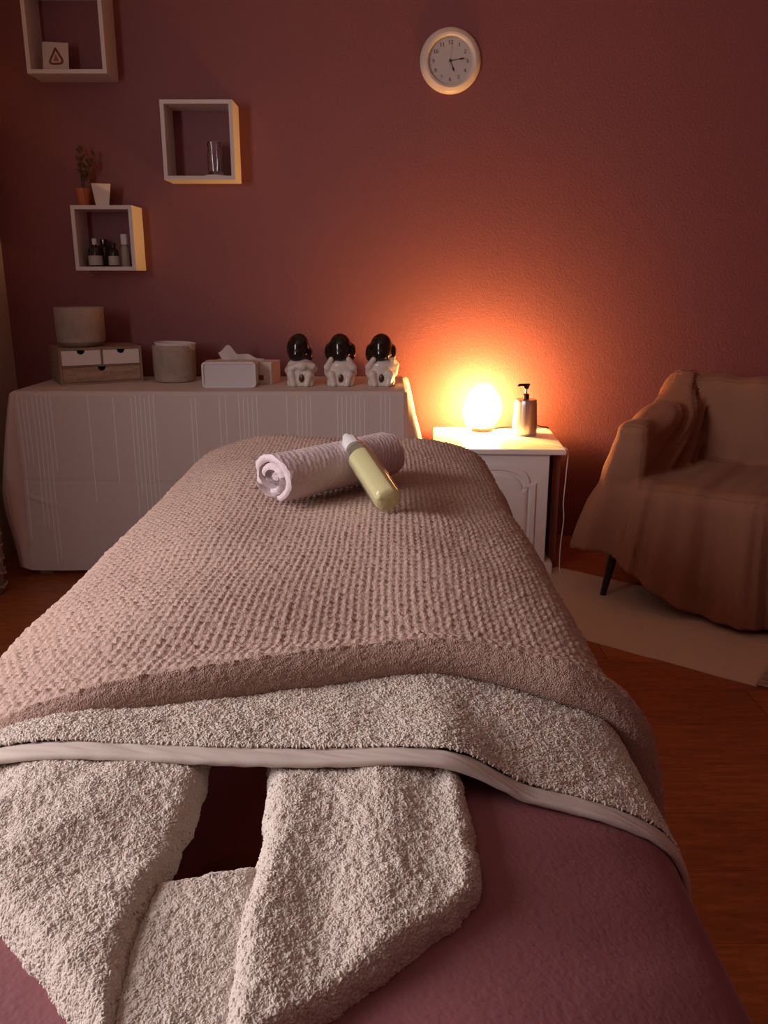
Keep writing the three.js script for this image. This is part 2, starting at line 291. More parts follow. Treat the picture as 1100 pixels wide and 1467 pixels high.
{
  const t = thing('face_towel', 'thick cream terry towel folded around the face hole', 'towel');
  const base0 = (x) => TOP - dropAt(x) - 0.001;
  const parts = [];
  parts.push(part('lower_layer', slab([[222, 1262], [190, 1330], [160, 1420], [140, 1540]], [[372, 1238], [385, 1320], [400, 1430], [410, 1540]], 0.016, 0.014, base0, 110, 130, { startRound: true, k: 0.8 }), M.terry, t));
  parts.push(part('folded_flap', slab([[-150, 1050], [-140, 1112], [-80, 1210], [0, 1313], [55, 1383], [110, 1462], [150, 1540]], [[300, 1060], [292, 1112], [268, 1180], [232, 1262], [200, 1335], [178, 1405], [162, 1540]], 0.021, 0.015, x => base0(x), 210, 230, { lump: (x, z) => 0.006 * noise((x + z) * 24, (x - z) * 8, 3) }), M.terry, t));
  parts.push(part('folded_flap', slab([[386, 1060], [383, 1112], [373, 1225], [346, 1318], [326, 1400], [312, 1480], [304, 1540]], [[650, 1060], [662, 1112], [680, 1190], [688, 1268], [575, 1362], [440, 1458], [330, 1540]], 0.022, 0.015, x => base0(x), 200, 230, { lump: (x, z) => 0.0055 * noise(x * 26, z * 7, 7) }), M.terry, t));
  const upward = Math.sign(parts[1].geometry.attributes.normal.getY(24000)) || 1;
  [50000, 98000, 98000].forEach((n, i) => pile(parts[i].geometry, parts[i], n, M.terry, upward, 0.74));
}
// edges across the bed, as distance against x (from the photograph, on the height of the cloth)
const tabD = (pts, h) => pts.map(([x, y]) => { const p = onPlane(x, y, h); return [p[0], -p[2]]; });
const HEM = tabD([[-120, 1092], [0, 1096], [150, 1104], [300, 1111], [450, 1112], [560, 1112], [660, 1114]], TOP + 0.016);
const foldPts = tabD([[-150, 1075], [0, 1057], [100, 1042], [200, 1026], [300, 1011], [430, 990], [560, 971], [640, 964], [720, 965], [800, 970]], TOP + 0.012);
const foldC = curveTab(foldPts.map(p => [p[0], p[1], 0]));
const FOLD = []; for (let i = 0; i <= 120; i++) { const p = foldC.getPoint(i / 120); FOLD.push([p.x, p.y]); }
const hemD = x => x > HEM[HEM.length - 1][0] ? HEM[HEM.length - 1][1] - 0.004 * smooth(0.06, 0.2, x) : lerpTab(HEM, x);
const foldD = x => lerpTab(FOLD, x);
{ // white bath towel lying under the blanket, its hem over the ends of the face towel
  const t = thing('bath_towel', 'white terry bath towel with woven hem lying under the brown blanket', 'towel');
  const lift = (x) => 0.002 + 0.022 * (1 - smooth(0.045, 0.125, x));
  const A0 = -0.42, A1 = 0.56, HB = 0.021;
  const surfAt = (a, d) => { // a arc coordinate, d metres behind the hem edge
    const x = across(a)[0], b = hemD(x) + d, base = bedPoint(a, b), e = 0.004;
    const p1 = bedPoint(a + e, b), p0 = bedPoint(a - e, b), nx = -(p1[1] - p0[1]), ny = p1[0] - p0[0], l = Math.hypot(nx, ny) || 1;
    return { base, n: [nx / l, ny / l, 0], x, b };
  };
  const lay = (a, d, off) => { const { base, n, x } = surfAt(a, d); const o = off + lift(x) * (1 - 0.75 * smooth(0.03, 0.16, d)); return [base[0] + n[0] * o, base[1] + n[1] * o, base[2]]; };
  const cl = part('terry_cloth', grid(420, 170, (u, v) => {
    const a = A0 + (A1 - A0) * u, xa = across(a)[0], run = Math.max(0.02, foldD(xa) - hemD(xa) - HB + 0.028), d = HB + v * run, q = lay(a, d, 0.006), k = smooth(0, 0.012, v * run);
    q[1] += terry(q[0], q[2]) * k * 0.9 + 0.002 * noise(q[0] * 14, q[2] * 14); return [q[0], q[1], q[2], a, d];
  }), M.terry, t);
  pile(cl.geometry, cl, 95000, M.terry, Math.sign(cl.geometry.attributes.normal.getY(30000)) || 1, 0.70);
  part('hem_band', grid(420, 26, (u, v) => { // rounded lip, flat band, stitched groove
    const a = A0 + (A1 - A0) * u; let d, o;
    if (v < 0.4) { const f = v / 0.4 * Math.PI; d = 0.003 - 0.003 * Math.sin(f); o = 0.0022 - 0.0032 * Math.cos(f); } else { const w = (v - 0.4) / 0.6; d = 0.003 + w * (HB - 0.003); o = 0.0054 + 0.0006 * Math.sin(w * Math.PI) - 0.0045 * Math.exp(-(((w - 0.93) / 0.05) ** 2)); }
    o += 0.0007 * noise(a * 90 + d * 300, d * 120) + 0.0010 * noise(a * 18, 3);
    const q = lay(a, d, o); q[2] += 0.0012 * noise(a * 16, 7); return [q[0], q[1], q[2], a, d];
  }), M.hem, t, 'smooth woven hem band');
}
{ // brown waffle blanket with its near edge folded into a soft roll
  const t = thing('waffle_blanket', 'brown waffle-textured plush blanket spread over the massage table', 'blanket');
  const A = PLEN * 0.93, END = 2.13, AM = A;
  const hc = x => 0.023 + 0.027 * smooth(-0.46, -0.05, x) * (1 - 0.45 * smooth(0.16, 0.25, x));                 // height of the folded roll over the towel
  const off = (a, b, x, D, drop) => {
    const side = smooth(0.02, 0.26, drop);
    let o = 0.020 + 0.042 * side * (0.75 + 0.25 * noise(D * 6, 2));
    o += (0.009 * noise(x * 4.2 + 3, D * 3.4) + 0.006 * noise(x * 7, D * 9, 4)) * (1 - 0.75 * smooth(0.004, 0.04, drop)) - 0.006 * Math.exp(-(((D - 1.60 - 0.1 * x) / 0.06) ** 2)) * smooth(-0.1, 0.1, x);
    o += side * 0.012 * noise(D * 9, drop * 2, 6);
    return o;
  };
  const lay = (a, b, o) => { const e = 0.004, p = bedPoint(a, b, END, 0.06), p1 = bedPoint(a + e, b, END, 0.06), p0 = bedPoint(a - e, b, END, 0.06), q1 = bedPoint(a, b + e, END, 0.06), q0 = bedPoint(a, b - e, END, 0.06);
    const n = new THREE.Vector3(p1[0] - p0[0], p1[1] - p0[1], p1[2] - p0[2]).cross(new THREE.Vector3(q1[0] - q0[0], q1[1] - q0[1], q1[2] - q0[2])).normalize(); return [p[0] + n.x * o, p[1] + n.y * o, p[2] + n.z * o]; };
  const PA = 0.0096, PB = 0.0165;                                          // waffle pitch
  part('waffle_top', grid(620, 720, (u, v) => {
    const a = (u * 2 - 1) * AM, [x, drop] = across(a), f = foldD(x) + 0.018, b = f + v * (END + 0.16 - f), D = Math.min(b, END);
    const near = b - f, crest = hc(x) - 0.020;
    let o = off(a, b, x, D, drop) + crest * Math.exp(-((near / 0.055) ** 2));
    const wa = a + 0.006 * noise(x * 6, D * 5, 8), wb = b + 0.010 * noise(x * 5 + 9, D * 5, 1);
    const w = (0.62 + 0.38 * Math.pow(Math.abs(Math.sin(Math.PI * wa / PA)), 0.8)) * Math.pow(Math.abs(Math.sin(Math.PI * wb / PB)), 0.55);
    o += 0.0080 * (w - 0.5) * smooth(0, 0.012, near) * (0.8 + 0.4 * noise(x * 160, D * 140)) + 0.0008 * noise(x * 330, D * 330, 3);
    const q = lay(a, b, o); return [q[0], q[1], q[2], a, b];
  }), M.blanket, t);
  const fe = part('folded_edge', grid(560, 60, (u, v) => {
    const a = (u * 2 - 1) * AM, [x, drop] = across(a), f = foldD(x), H = hc(x), side = smooth(0.02, 0.26, drop);
    const o0 = off(a, f + 0.018, x, f + 0.018, drop) + H - 0.020, ob = 0.006 + 0.02 * side;
    // from the crest down over a soft nose to the towel
    const ang = -Math.PI * 0.12 + v * Math.PI * 1.0, c = (o0 + ob) / 2, r = (o0 - ob) / 2;
    let b = f + 0.018 - 0.019 * Math.sin(clamp(v * 1.1) * Math.PI * 0.80), o = c + r * Math.cos(v * Math.PI);
    const fz = 0.0004 * noise(a * 190, v * 20) + 0.0003 * noise(a * 380, v * 40, 3) + 0.0022 * noise(a * 9, v * 2, 5) * 0.8;
    o += fz + 0.0016 * Math.exp(-(((v - 0.05) / 0.05) ** 2)) * (1 + noise(a * 240, 4)) ; b -= fz;
    const q = lay(a, b, o); return [q[0], q[1], q[2], a, v * 0.09];
  }), M.blanketBack, t, 'plush edge of the blanket rolled into a fold');
  pile(fe.geometry, fe, 150000, M.blanketBack, Math.sign(fe.geometry.attributes.normal.getY(280)) || 1, 0.40, 'plush_fibres');
}

// ------------------------------------------------------------------ on the bed: rolled towel and oil bottle
const SURF = TOP + 0.026;                                                  // height of the blanket here
{
  const p0 = new THREE.Vector3(-0.188, 0, -1.425), p1 = new THREE.Vector3(0.0, 0, -1.635), len = p0.distanceTo(p1), ax = p1.clone().sub(p0).normalize();
  const t = thing('rolled_towel', 'pale lilac chenille hand towel rolled up on the blanket', 'towel', [(p0.x + p1.x) / 2, SURF, (p0.z + p1.z) / 2], Math.atan2(-ax.z, ax.x));
  // spiral section: closed outline of a thick strip, outer end hanging down on the left
  const N = 120, th = 0.0125, C = [], R0 = 0.0465, turns = 2.6;
  for (let i = 0; i <= N; i++) { const f = i / N, a = -Math.PI * 0.80 + turns * 2 * Math.PI * f, r = R0 - 0.0150 * turns * f; C.push([Math.cos(a) * r * 1.12, Math.sin(a) * r * 0.9, a]); }
  const pt = (i, side) => { const a = C[Math.max(0, i - 1)], b = C[Math.min(N, i + 1)], dx = b[0] - a[0], dy = b[1] - a[1], l = Math.hypot(dx, dy); return [C[i][0] + dy / l * side * th / 2, C[i][1] - dx / l * side * th / 2]; };
  const ring = []; for (let i = 0; i <= N; i++) ring.push(pt(i, 1)); for (let k = 1; k < 8; k++) { const f = k / 8 * Math.PI, e = pt(N, 1), g = pt(N, -1), m = [(e[0] + g[0]) / 2, (e[1] + g[1]) / 2]; ring.push([m[0] + (e[0] - m[0]) * Math.cos(f), m[1] + (e[1] - m[1]) * Math.cos(f)]); } for (let i = N; i >= 0; i--) ring.push(pt(i, -1)); for (let k = 1; k < 8; k++) { const f = k / 8, e = pt(0, -1), g = pt(0, 1); ring.push([e[0] + (g[0] - e[0]) * f - 0.004 * Math.sin(f * Math.PI), e[1] + (g[1] - e[1]) * f - 0.003 * Math.sin(f * Math.PI)]); }
  ring.push(ring[0]);
  const n = ring.length - 1, minY = Math.min(...ring.map(p => p[1])), cy = -minY - 0.002;
  const side = grid(n, 130, (u, v) => {
    const q = ring[Math.round(u * n)], f = u * n < N + 1, ang = f ? C[Math.min(N, Math.round(u * n))][2] : 0;
    const endIn = Math.min(v, 1 - v) * len, e = 1 - 0.16 * (1 - Math.sqrt(clamp(endIn / 0.008)));
    const k = f ? 1 : 0, wv = Math.sin(ang * 16) * Math.sin(v * len * 2 * Math.PI / 0.0095 + Math.floor(ang * 16 / Math.PI) * 1.3);
    const s = 1 + 0.03 * noise(v * 6, ang * 0.7, 4) + k * 0.011 * wv + 0.02 * noise(v * 90, ang * 18, 2);
    const ends = smooth(0.5, 0, v) * 0.014 * noise(Math.round(ang * 1.2), 5) ;
    return [(v - 0.5) * len + ends * (1 - v) + 0.004 * noise(ang * 2, v * 3), Math.max(0.0005, q[1] * s + cy), q[0] * s + 0.006 * Math.sin(v * 3), v * len, u * 1.4];
  });
  const caps = [];
  for (const [v, sgn] of [[0, -1], [1, 1]]) {           // strip across the thickness at both ends
    const row = v ? 130 : 0, P = side.attributes.position;
    caps.push(grid(N, 4, (u, w) => { const i = Math.round(u * N), a = row * (n + 1) + i, b = row * (n + 1) + (2 * N + 8 - i); const bul = sgn * 0.003 * Math.sin(w * Math.PI) + 0.001 * noise(i * 0.9, w * 6); return [P.getX(a) + (P.getX(b) - P.getX(a)) * w + bul, P.getY(a) + (P.getY(b) - P.getY(a)) * w, P.getZ(a) + (P.getZ(b) - P.getZ(a)) * w, u, w * 0.01]; }));
  }
  part('roll', side, M.lilac, t);
  part('rolled_end', caps[0], M.lilac, t); part('rolled_end', caps[1], M.lilac, t);
}
{
  const a = new THREE.Vector3(0.009, SURF + 0.0175, -1.348), b = new THREE.Vector3(-0.078, SURF + 0.101, -1.555);
  const t = thing('oil_bottle', 'clear plastic bottle of pale yellow massage oil leaning on the rolled towel', 'bottle', a.toArray());
  t.quaternion.setFromUnitVectors(new THREE.Vector3(0, 1, 0), b.clone().sub(a).normalize());
  t.scale.setScalar(1.24);
  const Rr = 0.0205;
  const shell = [[0, 0], [Rr - 0.0075, 0], [Rr - 0.0035, 0.0014], [Rr - 0.001, 0.0045], [Rr, 0.009], [Rr, 0.120], [Rr - 0.001, 0.126], [Rr - 0.005, 0.133], [0.0115, 0.138], [0.0105, 0.140], [0.0105, 0.148]];
  part('bottle_body', lathe([...shell, [0.0095, 0.148], [0.0095, 0.139], [Rr - 0.006, 0.132], [Rr - 0.0018, 0.125], [Rr - 0.0014, 0.120], [Rr - 0.0014, 0.004], [0, 0.0018]]), mat([0.97, 0.97, 0.92], 0.10, { physical: true, transmission: 0.97, thickness: 0, ior: 1.4 }), t);
  part('oil', lathe([[0, 0.0022], [Rr - 0.008, 0.0024], [Rr - 0.0045, 0.0036], [Rr - 0.0027, 0.006], [Rr - 0.0020, 0.010], [Rr - 0.0020, 0.112], [0, 0.112]]), mat([0.88, 0.83, 0.50], 0.35, { physical: true, transmission: 0.25, thickness: 0.02, ior: 1.35 }), t, 'pale yellow oil');
  part('cap', lathe([[0, 0.140], [0.0125, 0.140], [0.0128, 0.142], [0.0128, 0.158], [0.0118, 0.161], [0.0085, 0.1625], [0.008, 0.170], [0.0055, 0.176], [0, 0.1772]]), mat([0.72, 0.70, 0.68], 0.35), t, 'white flip cap');
}

// ------------------------------------------------------------------ console table under a cloth
const TT = 0.741;
{
  const x0 = -1.425, x1 = 0.092, d0 = 3.185, d1 = 3.70;
  const f = thing('console_table', 'long side table hidden under a striped cloth by the wall', 'table', [(x0 + x1) / 2, 0, -(d0 + d1) / 2]);
  const w = x1 - x0 - 0.03, d = d1 - d0 - 0.03;
  part('tabletop', box(w, 0.03, d, 0, TT - 0.022, 0), M.pine, f);
  for (const sx of [-1, 1]) for (const sz of [-1, 1]) part('leg', box(0.05, TT - 0.037, 0.05, sx * (w / 2 - 0.04), (TT - 0.037) / 2, sz * (d / 2 - 0.04)), M.pine, f);
  const t = thing('tablecloth', 'off-white striped cloth hanging to the floor over the side table', 'tablecloth');
  // perimeter: left side, front, right side (open at the wall)
  const r = 0.018, path = [];
  const add = (x, D, nx, nd) => path.push([x, D, nx, nd]);
  const nside = 40, nfront = 260;
  for (let i = 0; i <= nside; i++) add(x0, d1 - (d1 - d0 - r) * i / nside, -1, 0);
  for (let i = 1; i < 8; i++) { const q = i / 8 * Math.PI / 2; add(x0 + r - r * Math.cos(q), d0 + r - r * Math.sin(q), -Math.cos(q), -Math.sin(q)); }
  for (let i = 0; i <= nfront; i++) add(x0 + r + (x1 - x0 - 2 * r) * i / nfront, d0, 0, -1);
  for (let i = 1; i < 8; i++) { const q = i / 8 * Math.PI / 2; add(x1 - r + r * Math.sin(q), d0 + r - r * Math.cos(q), Math.sin(q), -Math.cos(q)); }
  for (let i = 0; i <= nside; i++) add(x1, d0 + r + (d1 - d0 - r) * i / nside, 1, 0);
  const n = path.length - 1, H = TT - 0.012;
  const sm = path.map((_, i) => i);
  const hang = (i, y) => {      // y metres below the top
    const [x, D, nx, nd] = path[i]; let o = 0, s = 0;
    const leftness = smooth(-1.15, -1.43, x), q = y / H;
    o += 0.010 * noise(x * 3.1, y * 1.4) * smooth(0, 0.3, y) + 0.005 * noise(x * 11, y * 2, 3) * smooth(0.05, 0.5, y);
    if (nx < -0.3) o += 0.075 * Math.sin(clamp(y / 0.5) * Math.PI * 0.5) - 0.055 * smooth(0.35, 0.72, y) + 0.012 * noise(D * 9, y * 3);
    if (nx > 0.3) o += 0.078 * Math.sin(clamp(y / 0.42) * Math.PI / 2) * smooth(d0, d0 + 0.05, D) + 0.012 * noise(D * 10, y * 4);
    o += 0.010 * leftness * (1 - Math.abs(nx)) * Math.sin(x * 24 + y * 5) * smooth(0.1, 0.4, y);
    o -= 0.003 * Math.exp(-(((y - 0.375 - 0.02 * x) / 0.004) ** 2)) * (nd < -0.5 ? 1 : 0);           // pressed crease
    if (leftness > 0 && nd < -0.4) { const c = (y - 0.42 - (x + 1.36) * 0.35) / 0.008; o += 0.006 * leftness * Math.exp(-c * c) * smooth(-1.43, -1.40, x); }
    return [x + nx * o, TT - y, -(D + nd * o)];
  };
  const hemY = i => H - 0.012 + 0.008 * noise(path[i][0] * 5, path[i][1] * 4) - 0.03 * smooth(-1.25, -1.42, path[i][0]) * (path[i][2] < -0.3 ? 1 : 0.4);
  const nv = 90;
  const drop = grid(n, nv, (u, v) => { const i = Math.round(u * n); const rr = 0.012, tot = hemY(i), y = v * tot; const q = hang(i, y); if (y < rr) { const k = 1 - Math.sqrt(Math.max(0, 1 - (1 - y / rr) ** 2)); q[0] -= path[i][2] * rr * k; q[2] += path[i][3] * rr * k; } return [q[0], q[1], q[2], i * 0.006, y]; });
  const rr = 0.012;
  const top = grid(60, 20, (u, v) => { const x = x0 + rr + (x1 - x0 - 2 * rr) * u, D = d0 + rr + (d1 - d0 - rr) * v; return [x, TT + 0.0008 * noise(x * 8, D * 8), -D, x, D]; });
  part('cloth', mergeGeometries([drop, top]), M.cloth, t);
  // woven raised stripes running down the front
  const stripes = [[0.02, 3], [0.07, 5], [0.19, 1], [0.255, 1], [0.33, 6], [0.46, 2], [0.535, 2], [0.60, 5], [0.70, 1], [0.745, 4], [0.83, 1], [0.87, 6], [0.955, 3]];
  const xs = [];
  for (const [c, k] of stripes) for (let j = 0; j < k; j++) xs.push(c + (j - (k - 1) / 2) * 0.0115 + 0.002 * (hash3(j, Math.round(c * 99), 1) - 0.5));
  const i0 = nside + 8, gs = [];
  for (const c of xs) if (c > 0.004 && c < 0.996) {
    const i = i0 + Math.round(c * nfront), start = 0.008 + 0.02 * hash3(i, 2, 2), end = hemY(i) * (0.38 + 0.62 * hash3(i, 5, 5));
    gs.push(grid(2, 46, (u, v) => { const y = start + (end - start) * v, q = hang(i, y); return [q[0] + (u - 0.5) * 0.0032, q[1], q[2] + 0.0012 * Math.sin(u * Math.PI) + 0.0003, u, v]; }));
  }
  const st = part('woven_stripes', mergeGeometries(gs), M.clothStripe, t, 'thin white stripes woven into the cloth'); st.userData.kind = 'stuff';
}
// ---- things on the console table
{
  const p = atD(88, 553, 3.36), W = 0.325, Hh = 0.146, Dp = 0.25, yaw = 0.50;
  const c = [p[0] + (W / 2) * Math.cos(yaw) - (Dp / 2) * Math.sin(yaw), TT, p[2] - (W / 2) * Math.sin(yaw) - (Dp / 2) * Math.cos(yaw)];
  const t = thing('drawer_chest', 'small wooden desktop drawer chest with three finger-notch drawers on the side table', 'drawer chest', c, yaw);
  const th = 0.009, z1 = Dp / 2;
  part('carcass', mergeGeometries([box(W, th, Dp, 0, th / 2, 0), box(W, th, Dp, 0, Hh - th / 2, 0), box(th, Hh - 2 * th, Dp, -W / 2 + th / 2, Hh / 2, 0), box(th, Hh - 2 * th, Dp, W / 2 - th / 2, Hh / 2, 0), box(W - 2 * th, Hh - 2 * th, 0.006, 0, Hh / 2, -Dp / 2 + 0.004), box(W - 2 * th, 0.006, Dp - 0.02, 0, Hh / 2, 0.004), box(0.007, Hh / 2 - th - 0.003, Dp - 0.02, 0.004, Hh * 0.75 - th / 2 + 0.002, 0.004)]), M.kraft, t);
  const drawer = (cx, y0, y1, w, m, label) => {
    const d = new THREE.Group(); d.name = 'drawer'; t.add(d); if (label) d.userData.label = label;
    const s = new THREE.Shape(); s.moveTo(-w / 2, 0); s.lineTo(w / 2, 0); s.lineTo(w / 2, y1 - y0); s.lineTo(0.017, y1 - y0); s.absarc(0, y1 - y0, 0.016, 0, -Math.PI, true); s.lineTo(-w / 2, y1 - y0);
    part('drawer_front', new THREE.ExtrudeGeometry(s, { depth: 0.008, bevelEnabled: true, bevelSize: 0.0006, bevelThickness: 0.0006, bevelSegments: 1, curveSegments: 16 }).translate(cx, y0, z1 - 0.009), m, d);
    part('drawer_tray', mergeGeometries([box(w - 0.006, 0.005, Dp - 0.04, cx, y0 + 0.004, -0.01), box(0.005, y1 - y0 - 0.022, Dp - 0.04, cx - w / 2 + 0.005, (y0 + y1) / 2 - 0.008, -0.01), box(0.005, y1 - y0 - 0.022, Dp - 0.04, cx + w / 2 - 0.005, (y0 + y1) / 2 - 0.008, -0.01)]), M.kraft, d);
  };
  const inner = W - 2 * th;
  drawer(0, th + 0.002, Hh / 2 - 0.005, inner - 0.004, M.pine, 'bare wood drawer');
  const xl = -inner / 2, xm = 0.004;
  drawer((xl + xm - 0.0035) / 2, Hh / 2 + 0.005, Hh - th - 0.002, (xm - 0.0035 - xl) - 0.004, M.paper, 'white drawer');
  drawer((inner / 2 + xm + 0.0035) / 2, Hh / 2 + 0.005, Hh - th - 0.002, (inner / 2 - xm - 0.0035) - 0.004, M.paper, 'white drawer');
}
function pot(R, h, foot) { return lathe([[0, 0], [R * foot - 0.01, 0], [R * foot, 0.004], [R * 0.97, h * 0.13], [R, h * 0.28], [R, h * 0.9], [R * 1.005, h - 0.003], [R * 0.995, h], [R * 0.96, h], [R * 0.95, h - 0.006], [R * 0.94, 0.02], [0, 0.014]], 64); }
{
  const c = atD(116, 480, 3.50); c[1] = TT + 0.1462;
  const t = thing('round_pot', 'beige round pot standing on top of the drawer chest', 'pot', c);
  part('pot_body', pot(0.096, 0.156, 0.80), M.stone, t);
  const d = [(251 - 550) / F * 3.50, TT, -3.53];
  const b = thing('lidded_pot', 'beige round pot with a loose liner standing beside the drawer chest', 'pot', d);
  part('pot_body', pot(0.087, 0.150, 0.94), M.stone, b);
  part('liner', lathe([[0.080, 0.10], [0.082, 0.150], [0.0845, 0.158], [0.0835, 0.159], [0.079, 0.152], [0.077, 0.10]], 48).rotateZ(-0.045), M.whiteMatte, b, 'pale liner rim');
}
{
  const t = thing('tissue_box', 'long white tissue box with a small dark square mark beside the figurines', 'tissue box', [-0.573, TT, -3.50], -0.20);
  const W = 0.262, Hh = 0.088, Dp = 0.115, s = new THREE.Shape(); s.moveTo(-W / 2, -Dp / 2); s.lineTo(W / 2, -Dp / 2); s.lineTo(W / 2, Dp / 2); s.lineTo(-W / 2, Dp / 2);
  const h = new THREE.Path(); h.absellipse(0, 0, 0.075, 0.018, 0, Math.PI * 2, true); s.holes.push(h);
  part('carton', mergeGeometries([new THREE.ExtrudeGeometry(s, { depth: 0.003, bevelEnabled: false, curveSegments: 20 }).rotateX(-Math.PI / 2).translate(0, Hh - 0.003, 0), ...[box(W, Hh - 0.003, 0.003, 0, (Hh - 0.003) / 2, Dp / 2 - 0.0015), box(W, Hh - 0.003, 0.003, 0, (Hh - 0.003) / 2, -Dp / 2 + 0.0015), box(0.003, Hh - 0.003, Dp - 0.006, -W / 2 + 0.0015, (Hh - 0.003) / 2, 0), box(0.003, Hh - 0.003, Dp - 0.006, W / 2 - 0.0015, (Hh - 0.003) / 2, 0), box(W - 0.006, 0.003, Dp - 0.006, 0, 0.0015, 0)].map(g => g.toNonIndexed())]), M.paper, t);
  part('printed_mark', box(0.020, 0.020, 0.0012, W * 0.335, 0.026, Dp / 2 + 0.0004), M.darkwood, t, 'small dark square mark');
  const ts = grid(40, 24, (u, v) => { const x = (u - 0.5) * (0.13 + 0.06 * v), lean = 0.03 * v; const z = 0.014 * Math.sin(u * 9 + 1) * (1 - 0.3 * v) + 0.02 * (v - 0.4) * Math.sin(u * 4); const y = -0.03 + v * (0.062 + 0.032 * Math.exp(-(((u - 0.22) / 0.13) ** 2)) + 0.006 * noise(u * 7, 3) - 0.022 * smooth(0.55, 1, u) ); return [x - lean * 0.3, y, z]; });
  const o = single('tissue', 'crumpled white tissue sticking out of the tissue box', 'tissue', ts, mat([0.80, 0.74, 0.70], 0.9, { physical: true, transmission: 0.2, thickness: 0 }));
  o.position.set(-0.582, TT + Hh - 0.004, -3.50); o.rotation.y = -0.2;
}
{
  const c = atD(327.5, 553, 3.30);
  const t = thing('white_dispenser', 'white rounded box with a thin raised rim in front of the tissue box', 'box', [c[0], TT, -3.345], 0.06);
  const W = 0.208, Hh = 0.098, r = 0.016;
  const rr = (w, h, q) => { const s = new THREE.Shape(), a = w / 2, b = h / 2; s.moveTo(-a + q, -b); s.lineTo(a - q, -b); s.quadraticCurveTo(a, -b, a, -b + q); s.lineTo(a, b - q); s.quadraticCurveTo(a, b, a - q, b); s.lineTo(-a + q, b); s.quadraticCurveTo(-a, b, -a, b - q); s.lineTo(-a, -b + q); s.quadraticCurveTo(-a, -b, -a + q, -b); return s; };
  const ring = rr(W, Hh, r); ring.holes.push(rr(W - 0.012, Hh - 0.012, r - 0.005));
  part('rim', new THREE.ExtrudeGeometry(ring, { depth: 0.10, bevelEnabled: true, bevelSize: 0.001, bevelThickness: 0.001, bevelSegments: 2, curveSegments: 10 }).translate(0, Hh / 2 + 0.001, -0.055), M.whiteMatte, t);
  part('front_face', new THREE.ExtrudeGeometry(rr(W - 0.0125, Hh - 0.0125, r - 0.005), { depth: 0.09, bevelEnabled: false, curveSegments: 10 }).translate(0, Hh / 2 + 0.001, -0.050), mat([0.66, 0.62, 0.63], 0.6), t, 'recessed pale grey face');
  part('top_slot', new THREE.CylinderGeometry(0.022, 0.022, 0.0016, 24).scale(1, 1, 0.4).translate(0.0, Hh + 0.0022, 0), M.steel, t);
}
